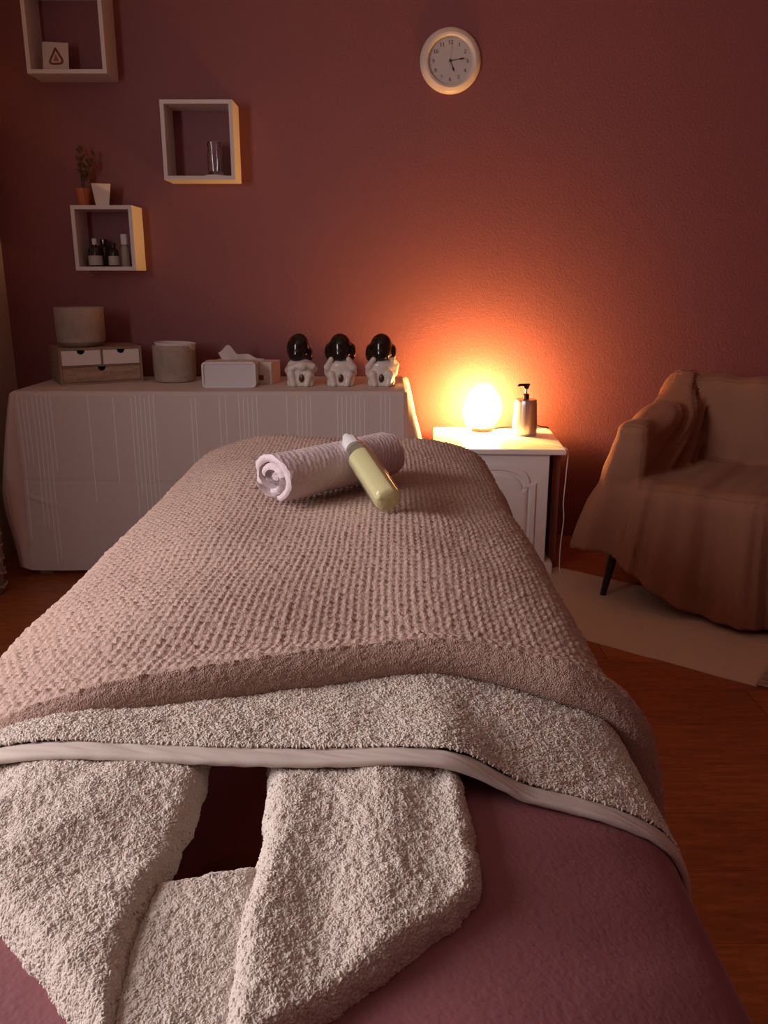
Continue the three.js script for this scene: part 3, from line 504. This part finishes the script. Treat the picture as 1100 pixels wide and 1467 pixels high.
{ // three figurines with glossy dark heads
  const fig = (px, kind, label) => {
    const c = [(px - 550) / F * 3.36, TT, -3.38];
    const t = thing('monkey_figurine', label, 'figurine', c, 0, 'ceramic figurines on the side table');
    const S = 1.0, arms = {
      0: [[[-0.050, 0.06, 0.005], [-0.036, 0.070, 0.045], [-0.010, 0.084, 0.052]], [[0.054, 0.066, 0.0], [0.050, 0.080, 0.035], [0.018, 0.090, 0.050]]],
      1: [[[-0.052, 0.05, 0.0], [-0.052, 0.076, 0.030], [-0.034, 0.108, 0.047]], [[0.052, 0.05, 0.0], [0.052, 0.076, 0.030], [0.034, 0.108, 0.047]]],
      2: [[[-0.050, 0.05, 0.005], [-0.050, 0.078, 0.032], [-0.030, 0.108, 0.050]], [[0.052, 0.05, 0.0], [0.058, 0.085, 0.022], [0.044, 0.106, 0.046]]],
    }[kind];
    const body = (x, y, z) => {
      let d = sdEll(x, y, z, 0, 0.045, 0, 0.054, 0.060, 0.045);
      d = smin(d, sdBox(x, y, z, 0, 0.012, 0.004, 0.052, 0.014, 0.042, 0.012), 0.02);
      d = smin(d, sdEll(x, y, z, 0, 0.085, 0.010, 0.046, 0.022, 0.034), 0.02);
      for (const s of [-1, 1]) { d = smin(d, sdCap(x, y, z, [s * 0.030, 0.018, 0.02], [s * 0.036, 0.048, 0.046], 0.016, 0.014), 0.010); d = smin(d, sdCap(x, y, z, [s * 0.036, 0.048, 0.046], [s * 0.026, 0.010, 0.050], 0.013, 0.012), 0.008); }
      for (const a of arms) { d = smin(d, sdCap(x, y, z, a[0], a[1], 0.014, 0.012), 0.008); d = smin(d, sdCap(x, y, z, a[1], a[2], 0.012, 0.010), 0.006); }
      if (kind === 0) d = smin(d, sdEll(x, y, z, 0.008, 0.082, 0.052, 0.021, 0.018, 0.014), 0.003);
      const hole = sdEll(x, y, z, kind ? (kind === 1 ? 0.004 : 0.002) : 0.008, 0.032, 0.052, 0.012, 0.020, 0.022);
      return Math.max(Math.max(d, -hole), 0.0005 - y);
    };
    part('body', nets(body, [-0.085, -0.006, -0.06], [0.085, 0.13, 0.085], 0.0032), M.ceramic, t, 'white glazed body with raised arms');
    part('belly_patch', new THREE.SphereGeometry(1, 20, 14).scale(0.0135, 0.021, 0.008).translate(kind ? 0.003 : 0.008, 0.032, 0.034), M.belly, t, 'dark brown patch');
    const tilt = [0.10, 0, 0.02][kind];
    const head = (x, y, z) => {
      const X = x + (y - 0.15) * -tilt;
      let d = sdEll(X, y, z, kind === 0 ? -0.008 : 0, 0.153, 0.006, 0.044, 0.052, 0.044);
      d = smin(d, sdEll(X, y, z, kind === 0 ? -0.006 : 0, 0.125, 0.022, 0.036, 0.030, 0.034), 0.012);
      const ear = kind === 0 ? [0.036, 0.118, 0.024] : kind === 1 ? [0.046, 0.133, 0.024] : [0.048, 0.128, 0.020];
      d = smin(d, sdEll(X, y, z, ear[0], ear[1], -0.006, ear[2] * 0.72, 0.033, 0.026), 0.010);
      if (kind) d = smin(d, sdEll(X, y, z, -ear[0], ear[1], -0.006, ear[2] * 0.72, 0.033, 0.026), 0.010);
      return d;
    };
    part('head', nets(head, [-0.085, 0.07, -0.07], [0.085, 0.22, 0.075], 0.0032), M.glossBlack, t, 'glossy dark brown bowed head');
  };
  fig(431, 0, 'ceramic monkey figurine with hands before its mouth, next to the tissue box');
  fig(488, 1, 'ceramic monkey figurine covering its face, standing between two other figurines');
  fig(546, 2, 'ceramic monkey figurine with hands at its ears, next to the glowing lamp end');
}

// ------------------------------------------------------------------ nightstand, lamp, dispenser
const NS = { h: 0.517, w: 0.515, d: 0.50, x: 0.462, z: -3.44, yaw: -0.055 };
{
  const t = thing('nightstand', 'white nightstand with an arched raised-panel door carrying the salt lamp', 'nightstand', [NS.x, 0, NS.z], NS.yaw);
  const { h, w, d } = NS, z1 = d / 2;
  part('top_board', rbox(w, 0.022, d, 0.006, 0, h - 0.011, 0), M.white, t);
  part('side_panel', box(0.018, h - 0.022, d - 0.06, -w / 2 + 0.045, (h - 0.022) / 2, -0.01), M.white, t);
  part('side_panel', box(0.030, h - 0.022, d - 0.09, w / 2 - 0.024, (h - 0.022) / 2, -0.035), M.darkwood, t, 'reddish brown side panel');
  part('back_panel', box(w - 0.10, h - 0.03, 0.006, 0, (h - 0.022) / 2, -d / 2 + 0.03), M.white, t);
  part('plinth', rbox(w - 0.05, 0.052, d - 0.07, 0.004, -0.005, 0.026, 0.030), M.white, t);
  // door with an arched raised panel
  const dw = w - 0.095, dh = h - 0.022 - 0.054, door = new THREE.Group(); door.name = 'door'; door.position.set(-0.012, 0.053, z1 - 0.036); t.add(door);
  part('door_leaf', rbox(dw, dh, 0.020, 0.004, 0, dh / 2, 0), M.white, door);
  const arch = (pw, y0, y1, rise) => { const s = new THREE.Shape(), a = pw / 2, sh = a * 0.16; s.moveTo(-a, y0); s.lineTo(a, y0); s.lineTo(a, y1 - rise); s.lineTo(a - sh, y1 - rise); s.bezierCurveTo(a - sh, y1 - rise * 0.3, a * 0.5, y1, 0, y1); s.bezierCurveTo(-a * 0.5, y1, -a + sh, y1 - rise * 0.3, -a + sh, y1 - rise); s.lineTo(-a, y1 - rise); s.lineTo(-a, y0); return s; };
  const outer = arch(dw - 0.105, 0.055, dh - 0.045, 0.075); outer.holes.push(arch(dw - 0.135, 0.070, dh - 0.060, 0.070));
  part('moulding', new THREE.ExtrudeGeometry(outer, { depth: 0.004, bevelEnabled: true, bevelSize: 0.005, bevelThickness: 0.006, bevelSegments: 4, curveSegments: 24 }).translate(0, 0, 0.009), M.white, door);
  part('raised_panel', new THREE.ExtrudeGeometry(arch(dw - 0.195, 0.10, dh - 0.092, 0.062), { depth: 0.001, bevelEnabled: true, bevelSize: 0.018, bevelThickness: 0.011, bevelSegments: 4, curveSegments: 24 }).translate(0, 0, 0.0095), M.white, door);
}
const nsLocal = (x, z) => { const c = Math.cos(NS.yaw), s = Math.sin(NS.yaw); return [NS.x + x * c + z * s, NS.h, NS.z - x * s + z * c]; };
{
  const p = [(691 - 550) / F * 3.62, NS.h, -3.605];
  const t = thing('salt_lamp', 'glowing salt crystal lamp on the nightstand', 'lamp', p);
  part('lamp_base', lathe([[0, 0], [0.044, 0], [0.046, 0.003], [0.046, 0.014], [0.042, 0.017], [0, 0.017]], 40), mat([0.05, 0.016, 0.008], 0.6), t, 'dark round wooden base');
  const glow = mat([0.9, 0.5, 0.25], 0.6, { emissive: new THREE.Color().setRGB(1.0, 0.70, 0.30), emissiveIntensity: 5 });
  const rock = (x, y, z) => {
    let d = sdEll(x, y, z, -0.004, 0.085, 0, 0.082, 0.086, 0.072); d = smin(d, sdEll(x, y, z, 0.006, 0.135, 0, 0.053, 0.072, 0.05), 0.04);
    d += 0.005 * noise(x * 34, y * 34, z * 34) + 0.003 * noise(x * 80, y * 80, z * 80);
    return Math.max(d, 0.0175 - y);
  };
  part('salt_crystal', nets(rock, [-0.11, 0.005, -0.10], [0.11, 0.225, 0.10], 0.006), glow, t, 'glowing orange salt crystal');
  const l = new THREE.PointLight(new THREE.Color().setRGB(...LAMP_LIGHT.color), LAMP_LIGHT.power); l.position.set(0, 0.105, 0); l.castShadow = true; l.shadow.radius = 3; l.name = 'lamp_light'; t.add(l);
  part('lamp_cord', tube([[0.044, 0.006, -0.01], [0.10, 0.006, -0.045], [0.17, 0.008, -0.05], [0.225, 0.022, -0.045], [0.262, 0.012, -0.035], [0.292, 0.006, -0.05], [0.304, -0.004, -0.07]], 0.0038), M.black, t, 'black cord');
}
{
  const p = [(753 - 550) / F * 3.52, NS.h, -3.515];
  const t = thing('soap_dispenser', 'brushed steel pump dispenser beside the lamp on the nightstand', 'dispenser', p);
  part('steel_body', lathe([[0, 0], [0.048, 0], [0.051, 0.003], [0.0525, 0.01], [0.0520, 0.05], [0.0475, 0.130], [0.046, 0.146], [0.044, 0.150], [0.016, 0.152], [0, 0.152]], 56), M.steel, t);
  const pump = new THREE.Group(); pump.name = 'pump'; t.add(pump);
  part('collar', lathe([[0.0135, 0.151], [0.0135, 0.170], [0.0115, 0.173], [0.006, 0.174], [0, 0.174]], 28), M.black, pump);
  part('stem', lathe([[0, 0.172], [0.0048, 0.172], [0.0048, 0.205], [0, 0.205]], 16), M.steel, pump);
  const s = new THREE.Shape(); s.moveTo(-0.036, 0.000); s.lineTo(-0.032, -0.001); s.quadraticCurveTo(-0.018, 0.004, -0.012, 0.000); s.lineTo(-0.006, -0.010); s.lineTo(0.006, -0.010); s.lineTo(0.0125, 0.004); s.lineTo(0.013, 0.009); s.lineTo(-0.024, 0.009); s.quadraticCurveTo(-0.034, 0.008, -0.036, 0.0);
  part('nozzle', new THREE.ExtrudeGeometry(s, { depth: 0.010, bevelEnabled: true, bevelSize: 0.0015, bevelThickness: 0.002, bevelSegments: 2 }).translate(0, 0.2045, -0.005), M.black, pump);
}
{ // pale cord hanging down the side of the nightstand
  const e = nsLocal(NS.w / 2 + 0.003, NS.d / 2 - 0.03);
  const pts = [[e[0] - 0.06, NS.h + 0.003, e[2] - 0.10], [e[0] - 0.012, NS.h + 0.0035, e[2] - 0.012], [e[0] + 0.003, NS.h - 0.004, e[2]], [e[0] + 0.0035, NS.h - 0.10, e[2] + 0.004], [e[0] - 0.001, NS.h - 0.22, e[2] + 0.006], [e[0] + 0.004, NS.h - 0.28, e[2] + 0.006], [e[0] - 0.004, NS.h - 0.40, e[2] + 0.012], [e[0] - 0.003, 0.02, e[2] + 0.03], [e[0] + 0.01, 0.003, e[2] + 0.06]];
  single('hanging_cord', 'thin pale cord hanging down beside the white nightstand', 'cord', tube(pts, 0.0024, 90, 8), M.whiteMatte);
}

// ------------------------------------------------------------------ wall clock
{
  const c = atD(645, 87.5, 3.735), t = thing('wall_clock', 'round white wall clock with black numerals on the red wall', 'clock', [c[0], c[1], ROOM.zb]);
  const R = 0.123, Z = g => g.rotateX(Math.PI / 2);
  part('rim', Z(lathe([[R * 0.66, 0], [R * 0.96, 0], [R, 0.006], [R * 0.985, 0.014], [R * 0.92, 0.024], [R * 0.82, 0.030], [R * 0.755, 0.028], [R * 0.72, 0.022], [R * 0.705, 0.012], [R * 0.69, 0.008], [R * 0.66, 0.0075]], 72)), mat([0.72, 0.64, 0.58], 0.4), t);
  const face = part('dial', Z(lathe([[0, 0.0068], [R * 0.70, 0.0068], [R * 0.70, 0.0095], [0, 0.0095]], 64)), mat([0.66, 0.60, 0.56], 0.6), t);
  const font = await new FontLoader().loadAsync('fonts/droid/droid_serif_bold.typeface.json');
  for (let k = 1; k <= 12; k++) {
    const g = new TextGeometry(String(k), { font, size: 0.0135, depth: 0.0006, curveSegments: 4, bevelEnabled: false }); g.computeBoundingBox();
    const b = g.boundingBox, a = k * Math.PI / 6, rr = R * 0.555;
    g.translate(-(b.min.x + b.max.x) / 2 + Math.sin(a) * rr, -(b.min.y + b.max.y) / 2 + Math.cos(a) * rr, 0.0096);
    part('numeral', g, M.black, face);
  }
  const ticks = []; for (let k = 0; k < 60; k++) { const a = k * Math.PI / 30; ticks.push(new THREE.BoxGeometry(k % 5 ? 0.0006 : 0.0012, 0.003, 0.0004).translate(0, R * 0.665, 0.0098).rotateZ(-a)); }
  part('minute_track', mergeGeometries(ticks), M.black, face);
  const hand = (name, len, w, tail, deg, z) => { const s = new THREE.Shape(); s.moveTo(-w * 0.35, -tail); s.lineTo(w * 0.35, -tail); s.lineTo(w * 0.3, len * 0.55); s.lineTo(w * 0.9, len * 0.72); s.lineTo(0, len); s.lineTo(-w * 0.9, len * 0.72); s.lineTo(-w * 0.3, len * 0.55); const g = new THREE.ExtrudeGeometry(s, { depth: 0.0008, bevelEnabled: false }).rotateZ(-deg * Math.PI / 180).translate(0, 0, z); part(name, g, M.black, t); };
  hand('hour_hand', 0.044, 0.0052, 0.008, 158, 0.0115); hand('minute_hand', 0.062, 0.0042, 0.008, 81, 0.0130); hand('second_hand', 0.066, 0.0007, 0.026, 6, 0.0145);
  part('hub', Z(new THREE.CylinderGeometry(0.005, 0.005, 0.006, 20).translate(0, 0.0130, 0)), M.black, t);
  part('glass_cover', Z(lathe([[0, 0.0185], [R * 0.71, 0.0175], [R * 0.71, 0.0190], [0, 0.0200]], 48)), mat([1, 1, 1], 0.03, { physical: true, transmission: 1, thickness: 0 }), t);
}

// ------------------------------------------------------------------ cube shelves and what stands on them
function cube(x0, x1, y0, y1, label) {
  const w = x1 - x0, h = y1 - y0, th = 0.015, d = 0.15, t = thing('cube_shelf', label, 'shelf', [(x0 + x1) / 2, y0, ROOM.zb + d / 2], 0, 'white cube shelves on the red wall');
  part('bottom_board', box(w, th, d, 0, th / 2, 0), M.whiteMatte, t); part('top_board', box(w, th, d, 0, h - th / 2, 0), M.whiteMatte, t);
  part('side_board', box(th, h - 2 * th, d, -w / 2 + th / 2, h / 2, 0), M.whiteMatte, t); part('side_board', box(th, h - 2 * th, d, w / 2 - th / 2, h / 2, 0), M.whiteMatte, t);
  return { x0: x0 + th, x1: x1 - th, y: y0 + th, top: y1, zf: ROOM.zb + d };
}
const sLow = cube(-1.268, -1.020, 1.187, 1.440, 'smallest white cube shelf with bottles inside and two pots on top');
const sMid = cube(-0.880, -0.595, 1.536, 1.830, 'white cube shelf holding a cut glass, hung between the other shelves');
const sTop = cube(-1.385, -1.076, 1.922, 2.230, 'white cube shelf holding a small picture card, highest on the wall');
{
  const c = atD(78, 103, 3.61), t = thing('picture_card', 'small white card with a reddish drop drawing leaning in the top shelf', 'card', [c[0], sTop.y, -3.63]);
  const g = new THREE.Group(); g.name = 'card'; t.add(g); g.rotation.set(-0.16, 0.12, 0);
  const cv = document.createElement('canvas'); cv.width = 256; cv.height = 288; const q = cv.getContext('2d');
  q.fillStyle = '#cfc3ba'; q.fillRect(0, 0, 256, 288); q.lineWidth = 22; q.strokeStyle = '#7c3030'; q.lineJoin = 'round';
  q.beginPath(); q.moveTo(128, 60); q.lineTo(72, 186); q.quadraticCurveTo(64, 216, 110, 216); q.lineTo(164, 212); q.quadraticCurveTo(206, 204, 192, 164); q.closePath(); q.stroke();
  q.fillStyle = '#a06058'; q.beginPath(); q.moveTo(130, 110); q.lineTo(104, 190); q.lineTo(164, 188); q.closePath(); q.fill();
  const tx = new THREE.CanvasTexture(cv); tx.colorSpace = THREE.SRGBColorSpace;
  part('board', new THREE.BoxGeometry(0.098, 0.108, 0.003).translate(0, 0.0545, 0), M.paper, g);
  part('drawing', new THREE.PlaneGeometry(0.096, 0.106).translate(0, 0.0545, 0.0018), mat([1, 1, 1], 0.7, { map: tx }), g, 'reddish drop-shaped drawing');
}
{ // cut glass on a small stand
  const c = atD(309, 255, 3.65), t = thing('cut_glass', 'tall clear cut-glass tumbler on a pale coaster inside the shelf', 'glass', [c[0], sMid.y, -3.655]);
  part('coaster', lathe([[0, 0], [0.044, 0], [0.045, 0.003], [0.044, 0.007], [0, 0.007]], 40), M.whiteMatte, t);
  const pr = []; for (let i = 0; i <= 12; i++) pr.push([0.027 + (i % 2 ? 0.0022 : 0) + 0.004 * (1 - i / 12), 0.0075 + i * 0.0105]);
  part('tumbler', lathe([[0, 0.0075], ...pr, [0.025, 0.1335], [0.0235, 0.10], [0.024, 0.022], [0, 0.018]], 16), M.glass, t);
}
{
  const t = thing('orange_plant_pot', 'small glossy orange pot with dry sprigs on the smallest cube shelf', 'plant pot', [atD(120, 290, 3.66)[0], sLow.top, -3.665]);
  part('pot', lathe([[0, 0], [0.020, 0], [0.022, 0.002], [0.031, 0.066], [0.0315, 0.070], [0.0295, 0.070], [0.028, 0.060], [0, 0.055]], 36), M.orange, t);
  for (let k = 0; k < 7; k++) { const a = k * 2.4, r = 0.018 + 0.02 * hash3(k, 1, 1), h = 0.11 + 0.06 * hash3(k, 2, 2), lean = 0.03; const o = part('sprig', tube([[0, 0.055, 0], [Math.cos(a) * r * 0.3 + lean * 0.2, 0.055 + h * 0.5, Math.sin(a) * r * 0.3], [Math.cos(a) * r + lean, 0.055 + h, Math.sin(a) * r * 0.7]], 0.0011, 12, 5), M.leaf, t);
    const lf = new THREE.SphereGeometry(1, 8, 6).scale(0.0065, 0.014, 0.002), ls = []; for (let j = 0; j < 4; j++) { const f = 0.45 + j * 0.18; ls.push(lf.clone().rotateZ((j % 2 ? 1 : -1) * 0.7).translate(Math.cos(a) * r * f * f + lean * f * f + (j % 2 ? -0.006 : 0.006), 0.055 + h * f, Math.sin(a) * r * 0.7 * f * f)); } part('leaves', mergeGeometries(ls), M.leaf, o); }
  const w = thing('white_plant_pot', 'small white square tapered pot on the smallest cube shelf', 'plant pot', [atD(146, 290, 3.64)[0], sLow.top, -3.645], 0.3);
  const q = new THREE.CylinderGeometry(0.053, 0.036, 0.083, 4, 1, true).rotateY(Math.PI / 4).translate(0, 0.0425, 0), qi = new THREE.CylinderGeometry(0.048, 0.033, 0.080, 4, 1, true).rotateY(Math.PI / 4).translate(0, 0.044, 0);
  const rim = new THREE.RingGeometry(0.048, 0.053, 4, 1).rotateZ(Math.PI / 4).rotateX(-Math.PI / 2).translate(0, 0.084, 0), bot = new THREE.CylinderGeometry(0.0362, 0.0362, 0.003, 4).rotateY(Math.PI / 4).translate(0, 0.0018, 0), soil = new THREE.CylinderGeometry(0.046, 0.045, 0.004, 4).rotateY(Math.PI / 4).translate(0, 0.07, 0);
  part('pot', mergeGeometries([q, qi, rim, bot].map(g => toCreasedNormals(g.index ? g.toNonIndexed() : g, 0.4))), M.ceramic, w);
  part('soil', soil, M.leaf, w);
}
{ // bottles in the small shelf
  const put = (name, label, px, D, R, h, neck, m, cm, capH) => {
    const t = thing(name, label, 'bottle', [(px - 550) / F * (D / 1.045), sLow.y, -D], 0, 'small bottles in the cube shelf');
    const y = h * 0.72; part('bottle_body', lathe([[0, 0], [R * 0.92, 0], [R, 0.003], [R, y - 0.01], [R * 0.85, y], [neck, y + 0.008], [neck, y + 0.012], [0, y + 0.012]], 28), m, t);
    part('cap', lathe([[0, y + 0.0125], [neck * 1.25, y + 0.0125], [neck * 1.25, y + 0.012 + capH], [neck * 1.1, y + 0.014 + capH], [0, y + 0.014 + capH]], 24), cm, t);
    return t;
  };
  const lab = (t, R, y0, y1, m) => part('paper_label', lathe([[R + 0.0005, y0], [R + 0.0009, y0 + 0.001], [R + 0.0009, y1 - 0.001], [R + 0.0005, y1]], 28), m, t, 'pale label');
  const pale = mat([0.46, 0.42, 0.40], 0.6), tan = mat([0.34, 0.28, 0.22], 0.5);
  let t = put('oil_flask', 'dark glass bottle with pale label and thin white tip in the shelf', 137, 3.635, 0.028, 0.105, 0.008, M.amber, M.whiteMatte, 0.022); lab(t, 0.028, 0.006, 0.044, pale);
  t = put('oil_flask', 'small dark glass bottle with narrow pale label in the shelf', 163, 3.630, 0.021, 0.092, 0.009, M.amber, M.amber, 0.016); lab(t, 0.021, 0.006, 0.042, pale);
  t = put('oil_flask', 'squat black bottle behind the labelled bottles in the shelf', 150, 3.69, 0.030, 0.115, 0.012, M.amber, M.amber, 0.014);
  t = put('spray_bottle', 'slim tan spray bottle with white cap in the shelf', 180, 3.645, 0.0185, 0.105, 0.012, tan, M.whiteMatte, 0.040);
}

// ------------------------------------------------------------------ armchair under a throw, rug
const CH = { x: 1.255, z: -3.00, yaw: -0.62 };
{
  const t = thing('armchair', 'tub armchair with black tapered legs covered by a brown throw', 'armchair', [CH.x, 0, CH.z], CH.yaw);
  part('seat', rbox(0.42, 0.16, 0.46, 0.05, 0, 0.31, 0.0), M.chair, t); part('backrest', rbox(0.40, 0.48, 0.05, 0.02, 0, 0.46, -0.29), M.chair, t);
  for (const s of [-1, 1]) part('armrest', rbox(0.045, 0.32, 0.36, 0.022, s * 0.268, 0.34, -0.02), M.chair, t);
  for (const sx of [-1, 1]) for (const sz of [-1, 1]) { const g = new THREE.CylinderGeometry(0.018, 0.011, 0.20, 16).translate(0, 0.10, 0); const m = part('leg', g, M.black, t); m.position.set(sx * 0.325, 0, sz * 0.29); m.rotation.set(-sz * 0.12, 0, sx * 0.14); m.position.y = 0.003; }
  // throw: shell around the chair, pleated sides, uneven hem
  const armTop = z => 0.69 + 0.10 * smooth(-0.10, -0.30, z) - 0.02 * smooth(0.05, 0.30, z);
  const rdg = t => { const q = t - Math.floor(t), k = Math.abs(2 * q - 1); return 1 - k * k * (3 - 2 * k); };
  const solid = (x, y, z) => {
    const fl = 1.0 + 0.33 * clamp((0.62 - y) / 0.62);                    // skirts flare towards the floor
    const X = x / fl, Z = z > 0 ? z / (1 + 0.16 * clamp((0.45 - y) / 0.45)) : z;
    const side = smooth(0.13, 0.25, Math.abs(X)), low = smooth(0.62, 0.20, y);
    const run = X * 1.0 + (X > 0 ? -1 : 1) * Z * 0.9 * side;             // runs round the skirt
    const pleat = low * 0.022 - low * (0.042 * rdg(run * 5.2 + 0.5 * noise(run * 3, y * 1.1, 2)) + 0.016 * rdg(run * 12 + 0.6 * noise(run * 4, y * 1.5, 5)));
    let d = sdBox(X, y, Z, 0, 0.225, 0.02, 0.295, 0.235, 0.300, 0.055);
    // folds sweeping down the arms from the back corner
    const fan = Math.atan2(y - 0.95, Z + 0.42), wr = 0.034 * rdg(fan * 4.8 + 0.35 * noise(X * 4, Z * 4, y * 4)) + 0.014 * rdg(fan * 11 + 0.5 * noise(X * 4, y * 5, Z * 4));
    for (const s of [-1, 1]) { const at = armTop(Z); d = smin(d, sdBox(X, y, Z, s * (0.248 + 0.02 * smooth(-0.1, 0.3, Z)), at / 2, 0.0, 0.074, at / 2, 0.315, 0.055) - (wr * (1 - 0.75 * smooth(-0.08, 0.18, Z)) - 0.016) * smooth(0.30, 0.50, y), 0.02); }
    const wb = 0.010 * rdg(X * 6.2 + 0.4 + 0.3 * noise(y * 4, X * 4)) * smooth(0.48, 0.6, y);
    d = smin(d, sdBox(X, y, Z, 0, 0.40, -0.290, 0.285, 0.385, 0.060, 0.045) - wb, 0.03);
    return d + pleat + 0.006 * noise(X * 8, y * 3, Z * 8);
  };
  const hem = (x, z) => 0.02 + 0.16 * smooth(0.10, -0.36, x) * smooth(-0.5, 0.0, z) + 0.05 * smooth(0.1, -0.4, z) + 0.015 * noise(x * 6, z * 6);
  const g = nets((x, y, z) => { const d = solid(x, y, z); return Math.max(Math.max(d, -(d + 0.030)), hem(x, z) - y); }, [-0.60, -0.01, -0.48], [0.60, 0.88, 0.50], 0.0088);
  g.rotateY(CH.yaw).translate(CH.x, 0, CH.z);
  single('throw_blanket', 'soft brown throw draped over the whole armchair', 'throw', g, M.throwCloth);
}
{
  const ux = [0.79, 0.61], vx = [0.61, -0.79];   // along the front edge (right, towards camera) and away from it, in x / z
  const corner = onPlane(1083, 984, 0), L = 1.05, W = 0.60, ang = Math.atan2(-ux[1], ux[0]);
  const cx = corner[0] - ux[0] * L / 2 + vx[0] * W / 2, cz = corner[2] - ux[1] * L / 2 + vx[1] * W / 2;
  const t = thing('rug', 'cream woven rug with fringed end under the armchair', 'rug', [cx, 0, cz], ang);
  part('pile', (() => { const g = grid(120, 70, (u, v) => { const x = (u - 0.5) * L, z = (v - 0.5) * W, e = Math.min(u, 1 - u) * L, f = Math.min(v, 1 - v) * W, q = Math.min(1, Math.min(e, f) / 0.006); return [x, 0.001 + 0.008 * Math.sqrt(1 - (1 - q) ** 2) + 0.0012 * noise(x * 60, z * 60) * q, z + 0.003 * noise(x * 12, 3), x, z]; }); return g; })(), M.rug, t);
  const fr = []; for (const s of [1]) for (let k = 0; k < 48; k++) { const z = -W / 2 + 0.006 + k * (W - 0.012) / 47, l = 0.03 + 0.014 * hash3(k, 1, 9), dz = 0.012 * (hash3(k, 2, 9) - 0.5); fr.push(tube([[s * (L / 2 - 0.004), 0.006, z], [s * (L / 2 + l * 0.5), 0.007, z + dz], [s * (L / 2 + l), 0.004, z + dz * 2]], 0.003, 6, 5)); }
  const f = part('fringe', mergeGeometries(fr), M.rug, t); f.userData.kind = 'stuff';
}
{ // woven basket at the left wall
  const t = thing('woven_basket', 'openwork woven basket on the floor left of the side table', 'basket', [-1.533, 0, -2.99]);
  const R = 0.090, Hh = 0.44, ribs = [], loops = [];
  for (let k = 0; k < 16; k++) { const a = k / 16 * 2 * Math.PI; ribs.push(tube([[Math.cos(a) * R * 0.85, 0.01, Math.sin(a) * R * 0.85], [Math.cos(a) * R, Hh * 0.4, Math.sin(a) * R], [Math.cos(a) * R * 0.96, Hh, Math.sin(a) * R * 0.96]], 0.003, 16, 6)); }
  part('ribs', mergeGeometries(ribs), M.wicker, t);
  for (let j = 0; j < 9; j++) { const y = 0.02 + j * 0.051, pts = []; for (let k = 0; k <= 64; k++) { const a = k / 64 * 2 * Math.PI; pts.push([Math.cos(a) * (R + 0.004 * Math.sin(k * Math.PI / 2)), y + 0.014 * Math.abs(Math.sin(k * Math.PI / 8 + j)), Math.sin(a) * (R + 0.004 * Math.sin(k * Math.PI / 2))]); } part('woven_band', tube(pts, 0.0055, 150, 6), M.wicker, t); }
  part('basket_floor', new THREE.CylinderGeometry(R * 0.86, R * 0.86, 0.008, 32).translate(0, 0.006, 0), M.wicker, t);
}
scene.traverse(o => { if (o.isMesh) shadow(o); });
renderer.render(scene, camera);
